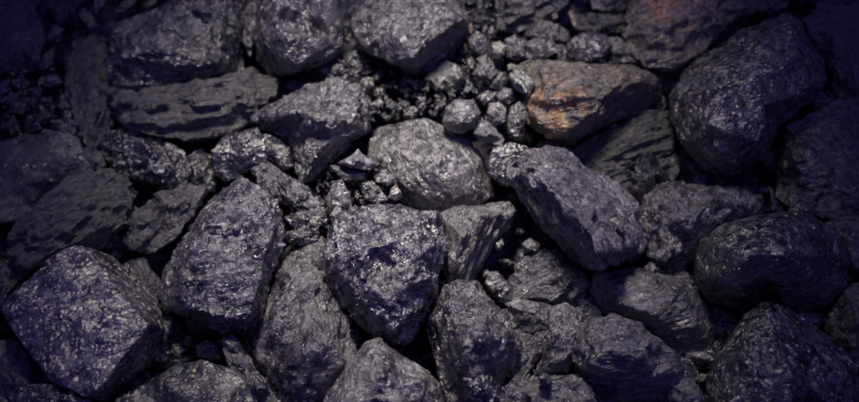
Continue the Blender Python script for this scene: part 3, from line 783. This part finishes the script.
chipt('small sliver on the edge of the flat grey brown wedge', 14, [(496,244),(502,238),(504,244),(500,250),(496,249)], MID)
chipt('dark wedge under the point of the flat grey brown wedge', -2, [(484,272),(496,274),(512,288),(516,302),(502,300),(488,288)], MID, strata=1, grain=(1,-1,0))
chipt('knobby piece between the ribbed lump and the dark slab on edge', 6, [(506,304),(518,298),(540,304),(536,314),(514,316)], MID)
chipt('small glossy chip at the left foot of the fine streaked grey lump', 14, [(655,252),(664,248),(672,254),(666,262),(656,260)], MID)
chipt('small dark chip just above the flat topped dark grey lump', 4, [(644,268),(650,262),(660,266),(664,276),(652,276)], DRK)
chipt('glinting knobby piece in the shade under the big left block', 0, [(196,346),(206,340),(218,346),(222,358),(210,362),(198,356)], MID)
chipt('grey knob at the head of the slanting strip of coal', 22, [(222,340),(232,334),(240,342),(238,352),(228,354)], MID)
chipt('small lump with glints wedged beside the dark left lump', 4, [(80,150),(92,146),(104,154),(106,168),(94,172),(84,162)], DRK)

# orange scraps
RUST = coal(base=.13, tint=(1.5,.62,.30), rough=.6, micro=.3, gs=.3)
for lab, z, ol in (
    ('orange rust coloured flake standing upright near the top edge', 16, [(568,12),(573,10),(577,20),(576,28),(572,24)]),
    ('faint orange flake just left of the upright orange flake', 12, [(551,14),(557,13),(558,18),(553,20)]),
    ('dull orange flake beside the flat faced top lump', 14, [(468,24),(472,22),(473,30),(471,34),(468,30)]),
    ('tiny red flake in the rubble above the smooth grey lump', 22, [(418,106),(424,102),(426,104),(420,109)]),
    ('tiny orange dot of rust on the thin dark slab near the top', 14, [(611,19),(615,18),(616,21),(612,22)]),
):
    lump(lab, z, 5, ol, [(sum(p[0] for p in ol) / len(ol), sum(p[1] for p in ol) / len(ol), 1.5)], RUST,
         name='rust_flake', cat='flake', group='orange rust flakes', chip=.2, lmp=.3, voxel=.0006)

# bands of rubble: pieces one can count but not tell apart
ANCH = [(410,30,'the flat faced top lump'),(430,165,'the smooth grey lump'),(462,117,'the rounded grey pebble'),(590,98,'the orange patched lump'),
        (498,49,'the pale cream chip'),(520,12,'the smooth rimmed top lump'),(540,50,'the boxy dark piece'),(325,125,'the shiny grooved lump'),
        (300,30,'the cracked grey lump'),(85,90,'the tall upright lump'),(15,40,'the top left corner lump'),(170,50,'the big glinting lump'),
        (40,175,'the broad dark left lump'),(225,255,'the big bright craggy block'),(300,320,'the brownish upright lump'),(380,270,'the biggest lump'),(475,235,'the grey brown wedge'),
        (465,340,'the rusty topped lump'),(550,285,'the ribbed grey lump'),(580,210,'the pale ridged lump'),(640,350,'the long ribbed topped lump'),(650,305,'the flat topped lump'),
        (775,265,'the smooth dark boulder'),(780,365,'the bottom right lump'),(750,95,'the large scratched lump'),(85,320,'the speckled block'),(700,225,'the fine streaked grey lump'),
        (620,155,'the layered lump'),(160,225,'the narrow lump pointing up right'),(190,385,'the low bottom edge lump')]
LAB = set()
def place_label(cx, cy, r, tone):
    sz = 'tiny' if r < 5 else ('small' if r < 8 else ('middling' if r < 11 else 'fairly large'))
    best = None
    for ax, ay, nm in sorted(ANCH, key=lambda a: (a[0] - cx) ** 2 + (a[1] - cy) ** 2)[:4]:
        a = math.degrees(math.atan2(ay - cy, cx - ax)) % 360
        d = ('right of', 'up and right of', 'above', 'up and left of', 'left of', 'down and left of', 'below', 'down and right of')[int((a + 22.5) // 45) % 8]
        lab = '%s %s coal chip %s %s' % (sz, tone, d, nm)
        if best is None: best = lab
        if lab not in LAB:
            best = lab; break
    LAB.add(best)
    return best
def band(label, group, spots, mats, z0):
    rnd = random.Random(len(label))
    for i, (cx, cy, r) in enumerate(spots):
        r *= rnd.choice((.6, .8, 1.0, 1.2, 1.5))
        k = rnd.randint(4, 6); a0 = rnd.uniform(0, 6); asp = rnd.uniform(.35, .7); rot = rnd.uniform(0, 3)
        ol = []
        for j in range(k):
            t = a0 + j * 2 * math.pi / k + rnd.uniform(-.25, .25)
            u, v_ = math.cos(t) * r * rnd.uniform(.85, 1.1), math.sin(t) * r * asp * rnd.uniform(.85, 1.1)
            ol.append((cx + u * math.cos(rot) - v_ * math.sin(rot), cy - (u * math.sin(rot) + v_ * math.cos(rot))))
        ol.reverse()
        lump(place_label(cx, cy, r, 'dark' if mats[i % len(mats)] is DRK else 'grey'), z0 + rnd.uniform(-5, 5), r * 1.6 + 8, ol, None, mats[i % len(mats)], name='coal_chip', cat='coal piece', group=group, chip=1.0)
band('small dark chip in the rubble just above the smooth grey lump', 'chips in the rubble above the smooth grey lump',
     [(380,92,8),(392,84,8),(404,90,9),(416,96,8),(428,102,8),(440,98,8),(376,106,7),(388,102,8),(400,106,8),(412,112,7),(432,114,7),(384,116,7),(396,116,6),(370,118,6),(420,86,7),(378,76,7),(392,72,6),(406,80,6)], [DRK, MID, DRK], -2)
band('small chip in the rubble between the rounded grey pebble and the top edge', 'chips in the rubble above the rounded pebble',
     [(452,94,7),(464,92,6),(470,84,7),(484,88,5),(476,16,8),(486,22,7),(480,6,8),(490,34,6),(484,46,6),(512,20,6),(466,50,6),(460,58,6),(468,74,6),(460,80,6),(500,64,6),(488,62,5),(478,24,4)], [DRK, MID, DRK], 0)
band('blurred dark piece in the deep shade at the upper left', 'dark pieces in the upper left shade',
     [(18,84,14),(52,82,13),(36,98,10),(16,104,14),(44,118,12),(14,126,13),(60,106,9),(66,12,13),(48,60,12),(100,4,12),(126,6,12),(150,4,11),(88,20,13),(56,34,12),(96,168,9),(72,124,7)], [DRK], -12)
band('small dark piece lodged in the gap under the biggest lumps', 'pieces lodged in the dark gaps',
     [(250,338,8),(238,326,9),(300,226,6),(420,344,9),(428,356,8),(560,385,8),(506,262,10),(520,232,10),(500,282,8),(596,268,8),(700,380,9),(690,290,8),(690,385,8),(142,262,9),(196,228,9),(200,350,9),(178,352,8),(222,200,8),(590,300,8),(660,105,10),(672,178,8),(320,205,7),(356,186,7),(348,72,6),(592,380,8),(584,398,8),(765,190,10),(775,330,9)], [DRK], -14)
